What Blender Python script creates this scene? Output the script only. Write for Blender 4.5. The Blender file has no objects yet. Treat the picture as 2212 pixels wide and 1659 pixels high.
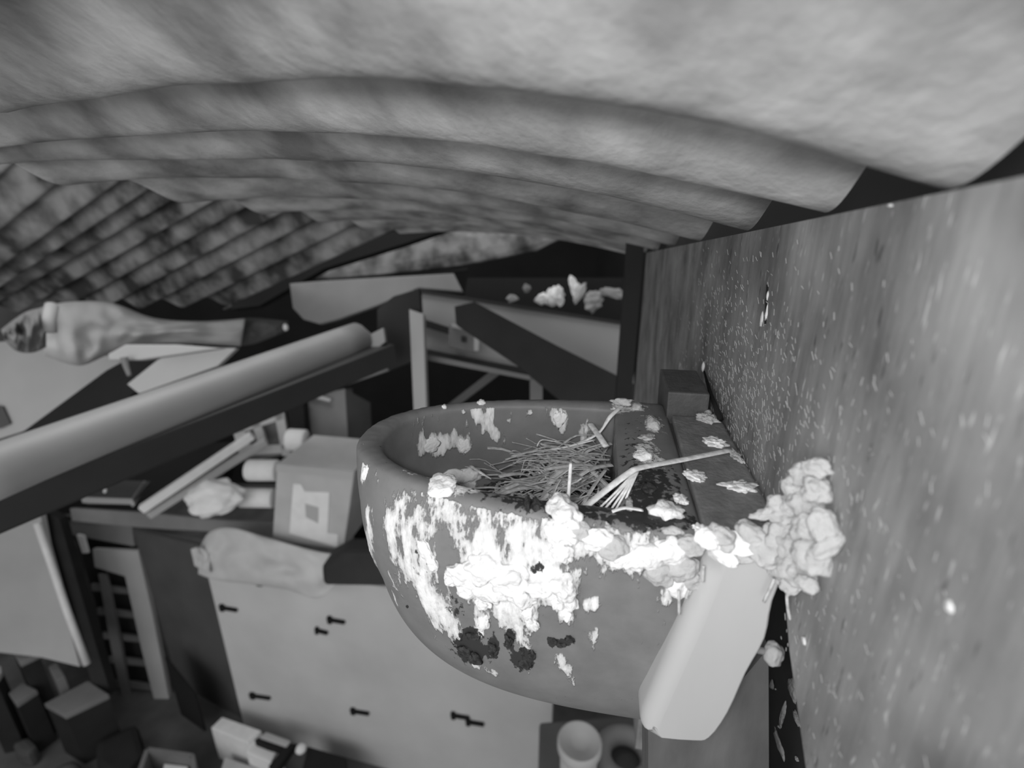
import bpy, bmesh, math, random
from mathutils import Vector, Matrix, noise
from mathutils.bvhtree import BVHTree

random.seed(7)
S = bpy.context.scene
COL = S.collection
PI = math.pi

# ------------------------------------------------------------------ camera
CAMH = 2.7
F = 1106.0                                  # focal length in pixels of the 2212 wide frame
PITCH = math.radians(19.4)
cp, sp = math.cos(PITCH), math.sin(PITCH)
CAM = Vector((0, 0, CAMH))
cam = bpy.data.cameras.new('camera')
cam.sensor_width = 36.0
cam.lens = 18.0
cam.clip_start = 0.005
cam.dof.use_dof = True
cam.dof.focus_distance = 0.27
cam.dof.aperture_fstop = 7.5
cam_o = bpy.data.objects.new('camera', cam)
cam_o.location = CAM
cam_o.rotation_euler = (math.radians(90) - PITCH, 0, 0)
COL.objects.link(cam_o)
S.camera = cam_o

# ------------------------------------------------------------------ light
S.view_settings.view_transform = 'Standard'
S.view_settings.look = 'None'
S.view_settings.gamma = 1.0
S.view_settings.use_curve_mapping = False
S.view_settings.exposure = 0.0
w = bpy.data.worlds.new('overcast')
w.use_nodes = True
w.node_tree.nodes['Background'].inputs[0].default_value = (0.8, 0.8, 0.8, 1)
w.node_tree.nodes['Background'].inputs[1].default_value = 0.55
S.world = w

def area(name, loc, target, sx, sy, power):
    l = bpy.data.lights.new(name, 'AREA')
    l.shape = 'RECTANGLE'; l.size = sx; l.size_y = sy; l.energy = power
    o = bpy.data.objects.new(name, l)
    o.location = loc
    o.rotation_euler = (Vector(target) - Vector(loc)).to_track_quat('-Z', 'Y').to_euler()
    COL.objects.link(o)
    return o
# daylight through the open front of the shed (behind the camera) and down through a roof light
area('open_front_daylight', (-1.6, -2.2, 2.9), (-0.3, 1.6, 1.4), 3.4, 2.2, 55)
area('roof_light_daylight', (-0.9, 1.55, 4.4), (-0.9, 1.9, 1.0), 1.4, 1.4, 34)
# infra-red lamp of the bird camera
irl = bpy.data.lights.new('infrared_lamp', 'SPOT')
irl.energy = 1.6
irl.spot_size = math.radians(150); irl.spot_blend = 1.0; irl.shadow_soft_size = 0.012
ir = bpy.data.objects.new('infrared_lamp', irl)
ir.location = (-0.02, -0.02, CAMH + 0.02)
ir.rotation_euler = (math.radians(90) - PITCH - math.radians(3), 0, math.radians(-8))
COL.objects.link(ir)

# ------------------------------------------------------------------ helpers
def ray(x, y):
    a = (x - 1106) / F; b = -(y - 829.5) / F
    return Vector((a, cp + b * sp, -sp + b * cp))
def P(x, y, d):                              # point of a pixel at depth d along the optical axis
    return CAM + ray(x, y) * d
def onz(x, y, z):                            # point of a pixel on the level z
    r = ray(x, y); return CAM + r * ((z - CAMH) / r.z)
def proj(v):
    q = v - CAM
    d = q.y * cp - q.z * sp; u = q.y * sp + q.z * cp
    return (1106 + F * q.x / d, 829.5 - F * u / d, d)
# frame of the wooden wall: a = distance out from it, b = along it, z above cup rim
AZ = math.radians(9.394)
E2 = Vector((math.sin(AZ), math.cos(AZ), 0)); E1 = Vector((-E2.y, E2.x, 0))
RIM = CAMH - 0.12
WO = Vector((0.116185, 0.23922, RIM))
def wl(a, b, z): return WO + E1 * a + E2 * b + Vector((0, 0, z))
def loc(v):
    d = v - WO; return (d.dot(E1), d.dot(E2), d.z)
def on_a(x, y, a):                           # pixel ray on the plane parallel to the wall
    r = ray(x, y); t = (a - (CAM - WO).dot(E1)) / r.dot(E1); return CAM + r * t
def on_b(x, y, b):                           # pixel ray on the plane across the wall
    r = ray(x, y); t = (b - (CAM - WO).dot(E2)) / r.dot(E2); return CAM + r * t

WPOS = {}
def tag(o, label=None, cat=None, group=None, kind=None):
    if label: o['label'] = label
    if cat: o['category'] = cat
    if group: o['group'] = group
    if kind: o['kind'] = kind
    return o
def thing(name, at, label, cat, group=None):
    o = bpy.data.objects.new(name, None); COL.objects.link(o)
    o.empty_display_size = 0.05
    o.location = at; WPOS[o.name] = Vector(at)
    return tag(o, label, cat, group)
def mk(name, verts, faces, mat, parent=None, smooth=False, attrs=None, bevel=0.0, seg=2):
    vs = [Vector(v) for v in verts]
    n = len(vs)
    lo = Vector((min(v.x for v in vs), min(v.y for v in vs), min(v.z for v in vs)))
    hi = Vector((max(v.x for v in vs), max(v.y for v in vs), max(v.z for v in vs)))
    org = Vector(((lo.x + hi.x) / 2, (lo.y + hi.y) / 2, lo.z))
    me = bpy.data.meshes.new(name)
    me.from_pydata([v - org for v in vs], [], faces)
    me.update()
    if bevel > 0:
        bm = bmesh.new(); bm.from_mesh(me)
        bmesh.ops.recalc_face_normals(bm, faces=bm.faces)
        bmesh.ops.bevel(bm, geom=list(bm.edges), offset=bevel, segments=seg, affect='EDGES', profile=0.6)
        bm.to_mesh(me); bm.free()
    elif not attrs:
        bm = bmesh.new(); bm.from_mesh(me)
        bmesh.ops.recalc_face_normals(bm, faces=bm.faces)
        bm.to_mesh(me); bm.free()
    if attrs:
        for k, vals in attrs.items():
            at = me.attributes.new(k, 'FLOAT', 'POINT')
            at.data.foreach_set('value', vals)
    if smooth:
        me.polygons.foreach_set('use_smooth', [True] * len(me.polygons))
    me.materials.append(mat)
    o = bpy.data.objects.new(name, me); COL.objects.link(o)
    if parent is None:
        o.location = org
    else:
        o.parent = parent; o.location = org - WPOS[parent.name]
    WPOS[o.name] = org
    return o

# ---- shape builders returning (verts, faces)
def join(*parts):
    V, Fc = [], []
    for v, f in parts:
        k = len(V); V += list(v); Fc += [tuple(i + k for i in q) for q in f]
    return V, Fc
def prism(front, vec):                       # polygon pushed along a vector
    n = len(front); vec = Vector(vec)
    V = [Vector(p) for p in front] + [Vector(p) + vec for p in front]
    Fc = [tuple(range(n - 1, -1, -1)), tuple(range(n, 2 * n))]
    Fc += [(i, (i + 1) % n, n + (i + 1) % n, n + i) for i in range(n)]
    return V, Fc
def pslab(px, d, thick):                     # panel through image points, at its own depths, with real thickness
    ds = d if isinstance(d, (list, tuple)) else [d] * len(px)
    pts = [P(x, y, q) for (x, y), q in zip(px, ds)]
    n = Vector((0, 0, 0))
    for i in range(len(pts)):
        a, b = pts[i], pts[(i + 1) % len(pts)]
        n += a.cross(b)
    n.normalize()
    c = sum(pts, Vector()) / len(pts)
    if n.dot(c - CAM) < 0: n = -n
    return prism(pts, n * thick)
def vwall(x0, t0, d0, b0, x1, t1, d1, b1, thick):   # upright panel: top pixel + depth at each end, foot at pixel row b
    def foot(top, yb):
        r = ray(1106, yb); t = top.y / r.y; return Vector((top.x, top.y, max(0.0, CAMH + r.z * t)))
    A, B = P(x0, t0, d0), P(x1, t1, d1)
    A2, B2 = foot(A, b0), foot(B, b1)
    n = (B - A).cross(Vector((0, 0, 1))); n.z = 0; n.normalize()
    if n.dot(A - CAM) < 0: n = -n
    return prism([A, B, B2, A2], n * thick)
def bar(p0, p1, w, h, up=Vector((0, 0, 1))):
    p0, p1 = Vector(p0), Vector(p1)
    t = (p1 - p0).normalized(); s = t.cross(up).normalized(); u = s.cross(t).normalized()
    f = [p0 + s * w / 2 + u * h / 2, p0 - s * w / 2 + u * h / 2, p0 - s * w / 2 - u * h / 2, p0 + s * w / 2 - u * h / 2]
    return prism(f, p1 - p0)
def sweep(pts, r, n=8, flat=1.0, up=Vector((0, 0, 1)), taper=None, cap=True):
    pts = [Vector(p) for p in pts]
    V, Fc = [], []
    m = len(pts)
    for i, p in enumerate(pts):
        t = (pts[min(i + 1, m - 1)] - pts[max(i - 1, 0)]).normalized()
        s = t.cross(up)
        if s.length < 1e-5: s = t.cross(Vector((1, 0, 0)))
        s.normalize(); u = s.cross(t)
        rr = r if taper is None else r * taper[i]
        for k in range(n):
            a = 2 * PI * k / n
            V.append(p + s * math.cos(a) * rr + u * math.sin(a) * rr * flat)
    for i in range(m - 1):
        for k in range(n):
            Fc.append((i * n + k, i * n + (k + 1) % n, (i + 1) * n + (k + 1) % n, (i + 1) * n + k))
    if cap:
        Fc.append(tuple(range(n - 1, -1, -1))); Fc.append(tuple(range((m - 1) * n, m * n)))
    return V, Fc
def catmull(pts, k=6):
    pts = [Vector(p) for p in pts]; out = []
    for i in range(len(pts) - 1):
        p0 = pts[max(i - 1, 0)]; p1 = pts[i]; p2 = pts[i + 1]; p3 = pts[min(i + 2, len(pts) - 1)]
        for j in range(k):
            t = j / k
            out.append(0.5 * ((2 * p1) + (p2 - p0) * t + (2 * p0 - 5 * p1 + 4 * p2 - p3) * t * t + (3 * p1 - p0 - 3 * p2 + p3) * t ** 3))
    out.append(pts[-1]); return out
def lathe(c, prof, n=28, axis=Vector((0, 0, 1))):   # profile list of (radius, height)
    axis = axis.normalized(); s = axis.orthogonal().normalized(); u = axis.cross(s)
    V, Fc = [], []
    for r, h in prof:
        for k in range(n):
            a = 2 * PI * k / n
            V.append(Vector(c) + axis * h + s * math.cos(a) * r + u * math.sin(a) * r)
    for i in range(len(prof) - 1):
        for k in range(n):
            Fc.append((i * n + k, i * n + (k + 1) % n, (i + 1) * n + (k + 1) % n, (i + 1) * n + k))
    Fc.append(tuple(range(n - 1, -1, -1))); Fc.append(tuple(range((len(prof) - 1) * n, len(prof) * n)))
    return V, Fc
_ico = {}
def ico(sub):
    if sub not in _ico:
        bm = bmesh.new(); bmesh.ops.create_icosphere(bm, subdivisions=sub, radius=1.0)
        _ico[sub] = ([v.co.copy() for v in bm.verts], [tuple(v.index for v in f.verts) for f in bm.faces]); bm.free()
    return _ico[sub]
def blob(c, n, rx, ry, rn, seed=0, rough=0.35, freq=1.6, sub=4, roll=0.0):
    n = Vector(n).normalized()
    u = Vector((0, 0, 1)) - n * n.z
    if u.length < 0.2: u = Vector((0, 1, 0)) - n * n.y
    u.normalize(); s = u.cross(n).normalized()
    if roll:
        s, u = s * math.cos(roll) + u * math.sin(roll), u * math.cos(roll) - s * math.sin(roll)
    V0, F0 = ico(sub); off = Vector((seed * 3.17, seed * 1.71, seed * 5.3)); V = []
    for v in V0:
        k = 1 + rough * noise.noise(v * freq + off) + rough * 0.45 * noise.noise(v * freq * 2.1 + off) + rough * 0.10 * noise.noise(v * freq * 5 + off)
        V.append(Vector(c) + s * v.x * rx * k + u * v.y * ry * k + n * v.z * rn * k)
    return V, F0
def cloth(c, rx, ry, rz, seed, rough=0.5, sub=4):
    return blob(c, (0, -0.6, 0.8), rx, ry, rz, seed, rough, 1.9, sub)

def drape(top, bot, d0, d1, bulge, seed, fold=0.02, freq=7.0, rows=18, cols=60):
    # soft sheet hanging between an upper and a lower edge, closed behind
    def at(pts, s):
        cs = catmull([Vector((x, y, 0)) for x, y in pts], 8); k = s * (len(cs) - 1); i = min(int(k), len(cs) - 2); return cs[i].lerp(cs[i + 1], k - i)
    V, Fc = [], []
    for side in (0, 1):
        for i in range(cols + 1):
            s_ = i / cols; a = at(top, s_); b = at(bot, s_); d = d0 + (d1 - d0) * s_
            for j in range(rows + 1):
                t = j / rows; q = a.lerp(b, t); env = math.sin(PI * t) ** 0.6 * math.sin(PI * min(1, max(0, s_ * 0.94 + 0.03))) ** 0.5
                n1 = noise.noise(Vector((s_ * freq, t * 2.2 + s_ * 1.5, seed))); n2 = noise.noise(Vector((s_ * freq * 2.6, t * 4, seed + 7)))
                if side: V.append(P(q.x, q.y, d + 0.02 + 0.25 * bulge * env))
                else: V.append(P(q.x, q.y, d - bulge * env - fold * env * (n1 + 0.5 * n2)))
    o = (cols + 1) * (rows + 1)
    for i in range(cols):
        for j in range(rows):
            q = i * (rows + 1) + j; f = (q, q + 1, q + rows + 2, q + rows + 1)
            Fc.append(f); Fc.append(tuple(x + o for x in reversed(f)))
    for i in range(cols):
        for j in (0, rows):
            q = i * (rows + 1) + j; Fc.append((q, q + rows + 1, q + rows + 1 + o, q + o))
    for i in (0, cols):
        for j in range(rows):
            q = i * (rows + 1) + j; Fc.append((q, q + 1, q + 1 + o, q + o))
    return V, Fc

# ------------------------------------------------------------------ materials
MATS = {}
def mat(name, g, rough=0.7, var=0.0, scale=6.0, stretch=(1, 1, 1), bump=0.0, bscale=None, metal=0.0, spec=0.3, detail=6.0, low=0.3, high=0.7):
    if name in MATS: return MATS[name]
    m = bpy.data.materials.new(name); m.use_nodes = True; nt = m.node_tree; N = nt.nodes; L = nt.links
    b = N['Principled BSDF']
    b.inputs['Base Color'].default_value = (g, g, g, 1); b.inputs['Roughness'].default_value = rough
    b.inputs['Metallic'].default_value = metal; b.inputs['Specular IOR Level'].default_value = spec
    if var or bump:
        tc = N.new('ShaderNodeTexCoord'); mp = N.new('ShaderNodeMapping'); mp.inputs['Scale'].default_value = stretch
        L.new(tc.outputs['Object'], mp.inputs['Vector'])
        nz = N.new('ShaderNodeTexNoise'); nz.inputs['Scale'].default_value = scale; nz.inputs['Detail'].default_value = detail
        L.new(mp.outputs['Vector'], nz.inputs['Vector'])
        if var:
            r = N.new('ShaderNodeMapRange'); r.inputs['From Min'].default_value = low; r.inputs['From Max'].default_value = high
            r.inputs['To Min'].default_value = g * (1 - var); r.inputs['To Max'].default_value = min(1, g * (1 + var))
            L.new(nz.outputs['Fac'], r.inputs['Value'])
            c = N.new('ShaderNodeCombineColor')
            for k in range(3): L.new(r.outputs['Result'], c.inputs[k])
            L.new(c.outputs['Color'], b.inputs['Base Color'])
        if bump:
            n2 = nz
            if bscale:
                n2 = N.new('ShaderNodeTexNoise'); n2.inputs['Scale'].default_value = bscale; n2.inputs['Detail'].default_value = 5
                L.new(mp.outputs['Vector'], n2.inputs['Vector'])
            bp = N.new('ShaderNodeBump'); bp.inputs['Strength'].default_value = bump; bp.inputs['Distance'].default_value = 0.004
            L.new(n2.outputs['Fac'], bp.inputs['Height']); L.new(bp.outputs['Normal'], b.inputs['Normal'])
    MATS[name] = m
    return m

def wall_mat():
    m = bpy.data.materials.new('weathered_hairy_board'); m.use_nodes = True; nt = m.node_tree; N = nt.nodes; L = nt.links
    b = N['Principled BSDF']; b.inputs['Roughness'].default_value = 0.8; b.inputs['Specular IOR Level'].default_value = 0.2
    tc = N.new('ShaderNodeTexCoord')
    def nz(scale, st, det):
        mp = N.new('ShaderNodeMapping'); mp.inputs['Scale'].default_value = st
        mp.inputs['Rotation'].default_value = (math.radians(8), 0, 0)
        L.new(tc.outputs['Object'], mp.inputs['Vector'])
        n = N.new('ShaderNodeTexNoise'); n.inputs['Scale'].default_value = scale; n.inputs['Detail'].default_value = det
        L.new(mp.outputs['Vector'], n.inputs['Vector']); return n.outputs['Fac']
    def rng(v, a, b_, c, d):
        r = N.new('ShaderNodeMapRange'); r.inputs['From Min'].default_value = a; r.inputs['From Max'].default_value = b_
        r.inputs['To Min'].default_value = c; r.inputs['To Max'].default_value = d; L.new(v, r.inputs['Value']); return r.outputs['Result']
    def mth(op, a, b_):
        k = N.new('ShaderNodeMath'); k.operation = op
        for i, q in enumerate((a, b_)):
            if isinstance(q, (int, float)): k.inputs[i].default_value = q
            else: L.new(q, k.inputs[i])
        return k.outputs[0]
    patch = rng(nz(28, (1, 1, 0.8), 6), 0.32, 0.68, 0.6, 1.3)
    grain = rng(nz(160, (1, 1, 0.13), 3), 0.35, 0.65, 0.88, 1.1)
    fleck = rng(nz(700, (1, 1, 0.22), 1.5), 0.66, 0.74, 0.0, 0.22)
    pit = rng(nz(420, (1, 1, 0.2), 2), 0.66, 0.74, 0.0, -0.10)
    v = mth('MULTIPLY', mth('MULTIPLY', patch, grain), 0.25)
    v = mth('MAXIMUM', mth('ADD', mth('ADD', v, fleck), pit), 0.03)
    c = N.new('ShaderNodeCombineColor')
    for k in range(3): L.new(v, c.inputs[k])
    L.new(c.outputs['Color'], b.inputs['Base Color'])
    bp = N.new('ShaderNodeBump'); bp.inputs['Strength'].default_value = 0.5; bp.inputs['Distance'].default_value = 0.0012
    L.new(grain, bp.inputs['Height']); L.new(bp.outputs['Normal'], b.inputs['Normal'])
    return m

def bowl_mat(base, name):
    m = bpy.data.materials.new(name); m.use_nodes = True; nt = m.node_tree; N = nt.nodes; L = nt.links
    b = N['Principled BSDF']; b.inputs['Specular IOR Level'].default_value = 0.35
    tc = N.new('ShaderNodeTexCoord')
    def nz(scale, st, det, rough=0.6):
        mp = N.new('ShaderNodeMapping'); mp.inputs['Scale'].default_value = st
        L.new(tc.outputs['Object'], mp.inputs['Vector'])
        n = N.new('ShaderNodeTexNoise'); n.inputs['Scale'].default_value = scale; n.inputs['Detail'].default_value = det; n.inputs['Roughness'].default_value = rough
        L.new(mp.outputs['Vector'], n.inputs['Vector']); return n.outputs['Fac']
    def rng(v, a, b_, c, d):
        r = N.new('ShaderNodeMapRange'); r.inputs['From Min'].default_value = a; r.inputs['From Max'].default_value = b_
        r.inputs['To Min'].default_value = c; r.inputs['To Max'].default_value = d; L.new(v, r.inputs['Value']); return r.outputs['Result']
    def mth(op, *q):
        k = N.new('ShaderNodeMath'); k.operation = op
        for i, x in enumerate(q):
            if isinstance(x, (int, float)): k.inputs[i].default_value = x
            else: L.new(x, k.inputs[i])
        return k.outputs[0]
    def attr(nm):
        a = N.new('ShaderNodeAttribute'); a.attribute_name = nm; return a.outputs['Fac']
    streak = nz(150, (1, 1, 0.22), 5, 0.65)
    fine = nz(420, (1, 1, 0.45), 3)
    wsh = mth('ADD', attr('wash'), mth('MULTIPLY', mth('SUBTRACT', streak, 0.5), 2.4))
    wsh = mth('ADD', wsh, mth('MULTIPLY', mth('SUBTRACT', fine, 0.5), 0.9))
    wmask = rng(wsh, 0.42, 0.58, 0, 1)
    tone = rng(wsh, 0.42, 1.05, 0.42, 0.95)
    sl = mth('ADD', attr('soil'), mth('MULTIPLY', mth('SUBTRACT', nz(300, (1, 1, 0.6), 4), 0.5), 1.6))
    smask = rng(sl, 0.45, 0.55, 0, 1)
    bs = rng(nz(60, (1, 1, 1), 4), 0.3, 0.7, base * 0.88, base * 1.12)
    def mix(f, a, c):
        k = N.new('ShaderNodeMix'); k.data_type = 'FLOAT'
        for i, x in ((0, f), (2, a), (3, c)):
            if isinstance(x, (int, float)): k.inputs[i].default_value = x
            else: L.new(x, k.inputs[i])
        return k.outputs[0]
    v = mix(smask, mix(wmask, bs, tone), 0.035)
    c = N.new('ShaderNodeCombineColor')
    for k in range(3): L.new(v, c.inputs[k])
    L.new(c.outputs['Color'], b.inputs['Base Color'])
    L.new(mix(wmask, 0.5, 0.85), b.inputs['Roughness'])
    bp = N.new('ShaderNodeBump'); bp.inputs['Strength'].default_value = 0.7; bp.inputs['Distance'].default_value = 0.0012
    hgt = mth('ADD', mth('MULTIPLY', wmask, 0.7), mth('ADD', mth('MULTIPLY', mth('MULTIPLY', wmask, fine), 0.8), mth('MULTIPLY', smask, 0.6)))
    L.new(hgt, bp.inputs['Height']); L.new(bp.outputs['Normal'], b.inputs['Normal'])
    return m

M_wall = wall_mat()
M_bowl = bowl_mat(0.20, 'grey_woodcrete_splashed')
M_white = mat('dried_dropping_white', 0.95, 0.85, 0.12, 90, bump=0.35, bscale=500)
M_mud = mat('pale_dried_mud', 0.53, 0.9, 0.22, 60, bump=0.5, bscale=350)
M_soil = mat('dark_crust', 0.05, 0.9, 0.6, 300, bump=0.8)
M_bare = mat('bare_pale_wood', 0.51, 0.6, 0.05, 30, (1, 1, 0.3))
M_block = mat('grey_stained_wood', 0.20, 0.6, 0.25, 120, (1, 1, 1), bump=0.2, bscale=400)
M_straw = mat('dry_straw', 0.85, 0.6, 0.25, 300, bump=0.2)
M_straw2 = mat('dull_straw', 0.56, 0.7, 0.35, 250)
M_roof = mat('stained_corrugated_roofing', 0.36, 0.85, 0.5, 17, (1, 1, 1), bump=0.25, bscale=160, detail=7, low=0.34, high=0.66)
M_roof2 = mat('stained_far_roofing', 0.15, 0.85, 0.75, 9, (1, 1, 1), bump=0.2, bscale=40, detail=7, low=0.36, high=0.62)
M_dark = mat('dark_stained_timber_and_shade', 0.022, 0.7, 0.2, 9)  # dark timber and sacks; also painted shade on the floor box sides
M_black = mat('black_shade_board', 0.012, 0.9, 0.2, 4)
M_steel = mat('grey_painted_steel', 0.27, 0.45, 0.06, 12, spec=0.4)
M_steeld = mat('dark_steel_and_shade', 0.035, 0.5, 0.1, 12)  # rack back sheet; also the painted shade under the rafter tube
M_pale = mat('pale_painted_board', 0.42, 0.7, 0.10, 3)
M_panel = mat('light_grey_panel', 0.30, 0.7, 0.08, 3)
M_mid = mat('mid_grey_board', 0.19, 0.7, 0.15, 5)
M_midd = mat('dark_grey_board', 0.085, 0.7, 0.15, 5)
M_card = mat('cardboard', 0.46, 0.8, 0.08, 10)
M_paper = mat('white_paper', 0.75, 0.8, 0.06, 20)
M_cloth = mat('pale_dust_sheet', 0.46, 0.9, 0.12, 8, bump=0.3, bscale=25)
M_cloth2 = mat('bright_dust_sheet', 0.52, 0.9, 0.10, 8, bump=0.2, bscale=25)
M_conc = mat('dusty_concrete_floor', 0.11, 0.9, 0.35, 5)

# ------------------------------------------------------------------ wooden wall beside the cup
ZTOP, MSL = 0.1101, -0.1043                 # top edge of the wall board falls gently with distance
def ztop(b): return ZTOP + MSL * b
wpoly = [(-0.42, ztop(-0.42)), (0.62, ztop(0.62)), (0.62, -0.50), (0.20, -0.50), (0.20, -0.012), (-0.0806, -0.012), (-0.098, -0.032), (-0.1255, -0.0537), (-0.1262, -0.5), (-0.42, -0.5)]
fr = [wl(0, b, z) for b, z in wpoly]
wall_right = mk('wall_right', *prism(fr, -E1 * 0.014), M_wall)
tag(wall_right, 'rough hairy wooden board wall on the right, to which the nest cup is fixed', None, kind='structure')
# hairy fibres standing off the board
V, Fc = [], []
for i in range(1500):
    b = random.gauss(-0.01, 0.075); z = random.gauss(0.018, 0.035)
    if b > -0.09 and z < -0.01 and b < 0.2 and random.random() < 0.9: continue
    if z > ztop(b) - 0.006 or b < -0.17 or z < -0.10: continue
    ln = random.uniform(0.0010, 0.0032); an = random.gauss(PI / 2 + 0.15, 0.35)
    p0 = wl(0.0001, b, z); p1 = wl(random.uniform(0.0003, 0.0012), b + math.cos(an) * ln, z + math.sin(an) * ln)
    v, f = bar(p0, p1, 0.00022, 0.00018, E1)
    k = len(V); V += v; Fc += [tuple(q + k for q in x) for x in f]
tag(mk('wood_fibre', V, Fc, mat('wood_fibre', 0.42, 0.7), wall_right), 'tiny pale fibres standing up off the board', kind='stuff')
for (x, y, rx, ry, sd) in ((1645, 690, 5, 16, 1), (1655, 680, 4, 22, 2), (1658, 640, 3, 10, 3), (1520, 790, 5, 11, 4), (2050, 1310, 9, 14, 5), (1737, 1385, 6, 8, 6), (1923, 444, 7, 3, 7)):
    c = on_a(x, y, 0.0002); d = proj(c)[2]
    tag(mk('paint_chip', *blob(c, E1, rx * d / F * 1.6, ry * d / F, 0.0005, sd, 0.5, sub=2), M_paper, wall_right, True), 'pale chip stuck to the board')
mk('crack', *sweep([on_a(1659, 615, 0.0001), on_a(1656, 655, 0.0002), on_a(1654, 700, 0.0001)], 0.0007, 5), M_black, wall_right)
trim = mk('trim_1', *prism([wl(0.004, 0.63, 0.06), wl(0.004, 0.63, -0.7), wl(0.030, 0.645, -0.7), wl(0.030, 0.645, 0.06)], E2 * 0.05), M_dark)
tag(trim, 'dark upright trim closing the far end of the board wall', kind='structure')
# dark recess below the bracket
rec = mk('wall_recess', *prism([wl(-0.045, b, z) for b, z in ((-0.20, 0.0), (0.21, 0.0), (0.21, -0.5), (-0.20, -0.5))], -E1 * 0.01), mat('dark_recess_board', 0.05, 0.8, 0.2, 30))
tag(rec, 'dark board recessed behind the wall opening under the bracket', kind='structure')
for (x, y, rx, ry, sd) in ((1668, 1480, 4, 10, 1), (1712, 1490, 14, 18, 2), (1691, 1545, 4, 34, 3), (1721, 1551, 12, 7, 4), (1683, 1607, 20, 10, 5), (1722, 1640, 3, 2, 6)):
    c = on_a(x, y, -0.0445); d = proj(c)[2]
    mk('dropping', *blob(c, E1, rx * d / F * 1.7, ry * d / F, 0.0012, sd, 0.5, sub=3), M_mud, rec, True)

# ------------------------------------------------------------------ roof
AL, BE = 0.24, 0.26
def zc(a): return 0.1145 + AL * a - BE * a * a
LINES = [[(2212, 70), (2198, 250), (2150, 350), (2085, 400)],
         [(0, 243), (200, 205), (420, 178), (650, 165), (850, 160), (1100, 178), (1400, 230), (1650, 290), (1850, 350), (2070, 410)],
         [(-100, 330), (0, 315), (200, 296), (400, 285), (700, 285), (1000, 305), (1300, 350), (1500, 400), (1780, 462)],
         [(0, 352), (300, 345), (540, 345), (1000, 370), (1300, 420), (1600, 495)],
         [(300, 385), (640, 388), (1000, 415), (1250, 460), (1500, 518)]]
C0 = loc(CAM)
def roof_hit(x, y):
    r = ray(x, y); r1, r2, r3 = r.dot(E1), r.dot(E2), r.z
    g = lambda t: C0[2] + t * r3 - (zc(C0[0] + t * r1) + MSL * (C0[1] + t * r2))
    t = 0.01
    while t < 8 and g(t) < 0: t *= 1.02
    lo, hi = t / 1.02, t
    for _ in range(40):
        m_ = (lo + hi) / 2
        if g(m_) > 0: hi = m_
        else: lo = m_
    return C0[0] + hi * r1, C0[1] + hi * r2
def fitline(pts):                            # least-squares quadratic b(a)
    q = [roof_hit(*p) for p in pts]; q.sort()
    return q
def interp(q, a):
    if a <= q[0][0]: i = 0
    elif a >= q[-1][0]: i = len(q) - 2
    else: i = max(k for k in range(len(q) - 1) if q[k][0] <= a)
    (a0, b0), (a1, b1) = q[i], q[i + 1]
    return b0 + (b1 - b0) * (a - a0) / (a1 - a0)
RL = [fitline(l) for l in LINES[1:]]
def line_b(k, a):                            # position of corrugation k along the wall; k may be fractional
    ks = [interp(q, min(a, q[-1][0])) for q in RL]
    tab = [ks[0] - 0.34, ks[0] - 0.21, ks[0] - 0.095] + ks + [ks[3] + 0.16, ks[3] + 0.33, ks[3] + 0.52, ks[3] + 0.72, ks[3] + 0.95]
    k = max(0, min(len(tab) - 1.0001, k + 3)); i = int(k); f = k - i
    p0 = tab[max(i - 1, 0)]; p1 = tab[i]; p2 = tab[i + 1]; p3 = tab[min(i + 2, len(tab) - 1)]
    return 0.5 * (2 * p1 + (p2 - p0) * f + (2 * p0 - 5 * p1 + 4 * p2 - p3) * f * f + (3 * p1 - p0 - 3 * p2 + p3) * f ** 3)
V, Fc = [], []
NA, NK = 90, 11 * 26
for i in range(NA + 1):
    a = -0.008 + 0.64 * (i / NA) ** 1.15
    for j in range(NK + 1):
        k = -3 + 10.95 * j / NK
        ph = k - round(k)
        wv = math.cos(2 * PI * ph)
        wob = 0.0016 * noise.noise(Vector((a * 14, k * 1.3, 0)))
        V.append(wl(a, line_b(k, a), zc(a) + MSL * line_b(k, a) + 0.009 - 0.009 * wv + wob))
for i in range(NA):
    for j in range(NK):
        q = i * (NK + 1) + j
        Fc.append((q, q + 1, q + NK + 2, q + NK + 1))
ceiling = mk('ceiling', V, Fc, M_roof, None, True)
tag(ceiling, 'stained corrugated roof sheet curving low over the nest cup', None, kind='structure')

gapb = mk('gap_void_board', *prism([wl(-0.035, -0.42, 0.0), wl(-0.035, 0.66, 0.0), wl(-0.035, 0.66, 0.16), wl(-0.035, -0.42, 0.30)], -E1 * 0.01), M_black)  # black board added to paint the dark void above the wall
tag(gapb, 'black board added for the dark void between wall top and roof sheet', kind='structure')
# far roof slope with corrugations running down to the eave on the left
def poly_at(pts, s):
    n = len(pts) - 1; x = max(0, min(n - 1e-6, s * n)); i = int(x); f = x - i
    return tuple(pts[i][k] + (pts[i + 1][k] - pts[i][k]) * f for k in range(len(pts[0])))
top = [(-320, 250, 1.35), (0, 300, 1.38), (271, 350, 1.40), (438, 375, 1.42), (600, 400, 1.45), (770, 430, 1.5), (930, 470, 1.55)]
bot = [(-1200, 1250, 2.3), (-700, 980, 2.25), (-330, 800, 2.2), (-60, 672, 2.15), (150, 655, 2.1), (330, 656, 2.05), (540, 648, 2.0)]
V, Fc = [], []
NS, NT = 260, 24
for i in range(NS + 1):
    s = i / NS
    a = P(*poly_at(top, s)); b = P(*poly_at(bot, s))
    for j in range(NT + 1):
        t = j / NT
        p = a.lerp(b, t)
        wv = math.cos(2 * PI * s * 13)
        V.append(p + Vector((0, 0.1, 0.9)) * (0.020 * wv))
for i in range(NS):
    for j in range(NT):
        q = i * (NT + 1) + j; Fc.append((q, q + 1, q + NT + 2, q + NT + 1))
mk('roof_sheet', V, Fc, M_roof2, ceiling, True)
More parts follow.
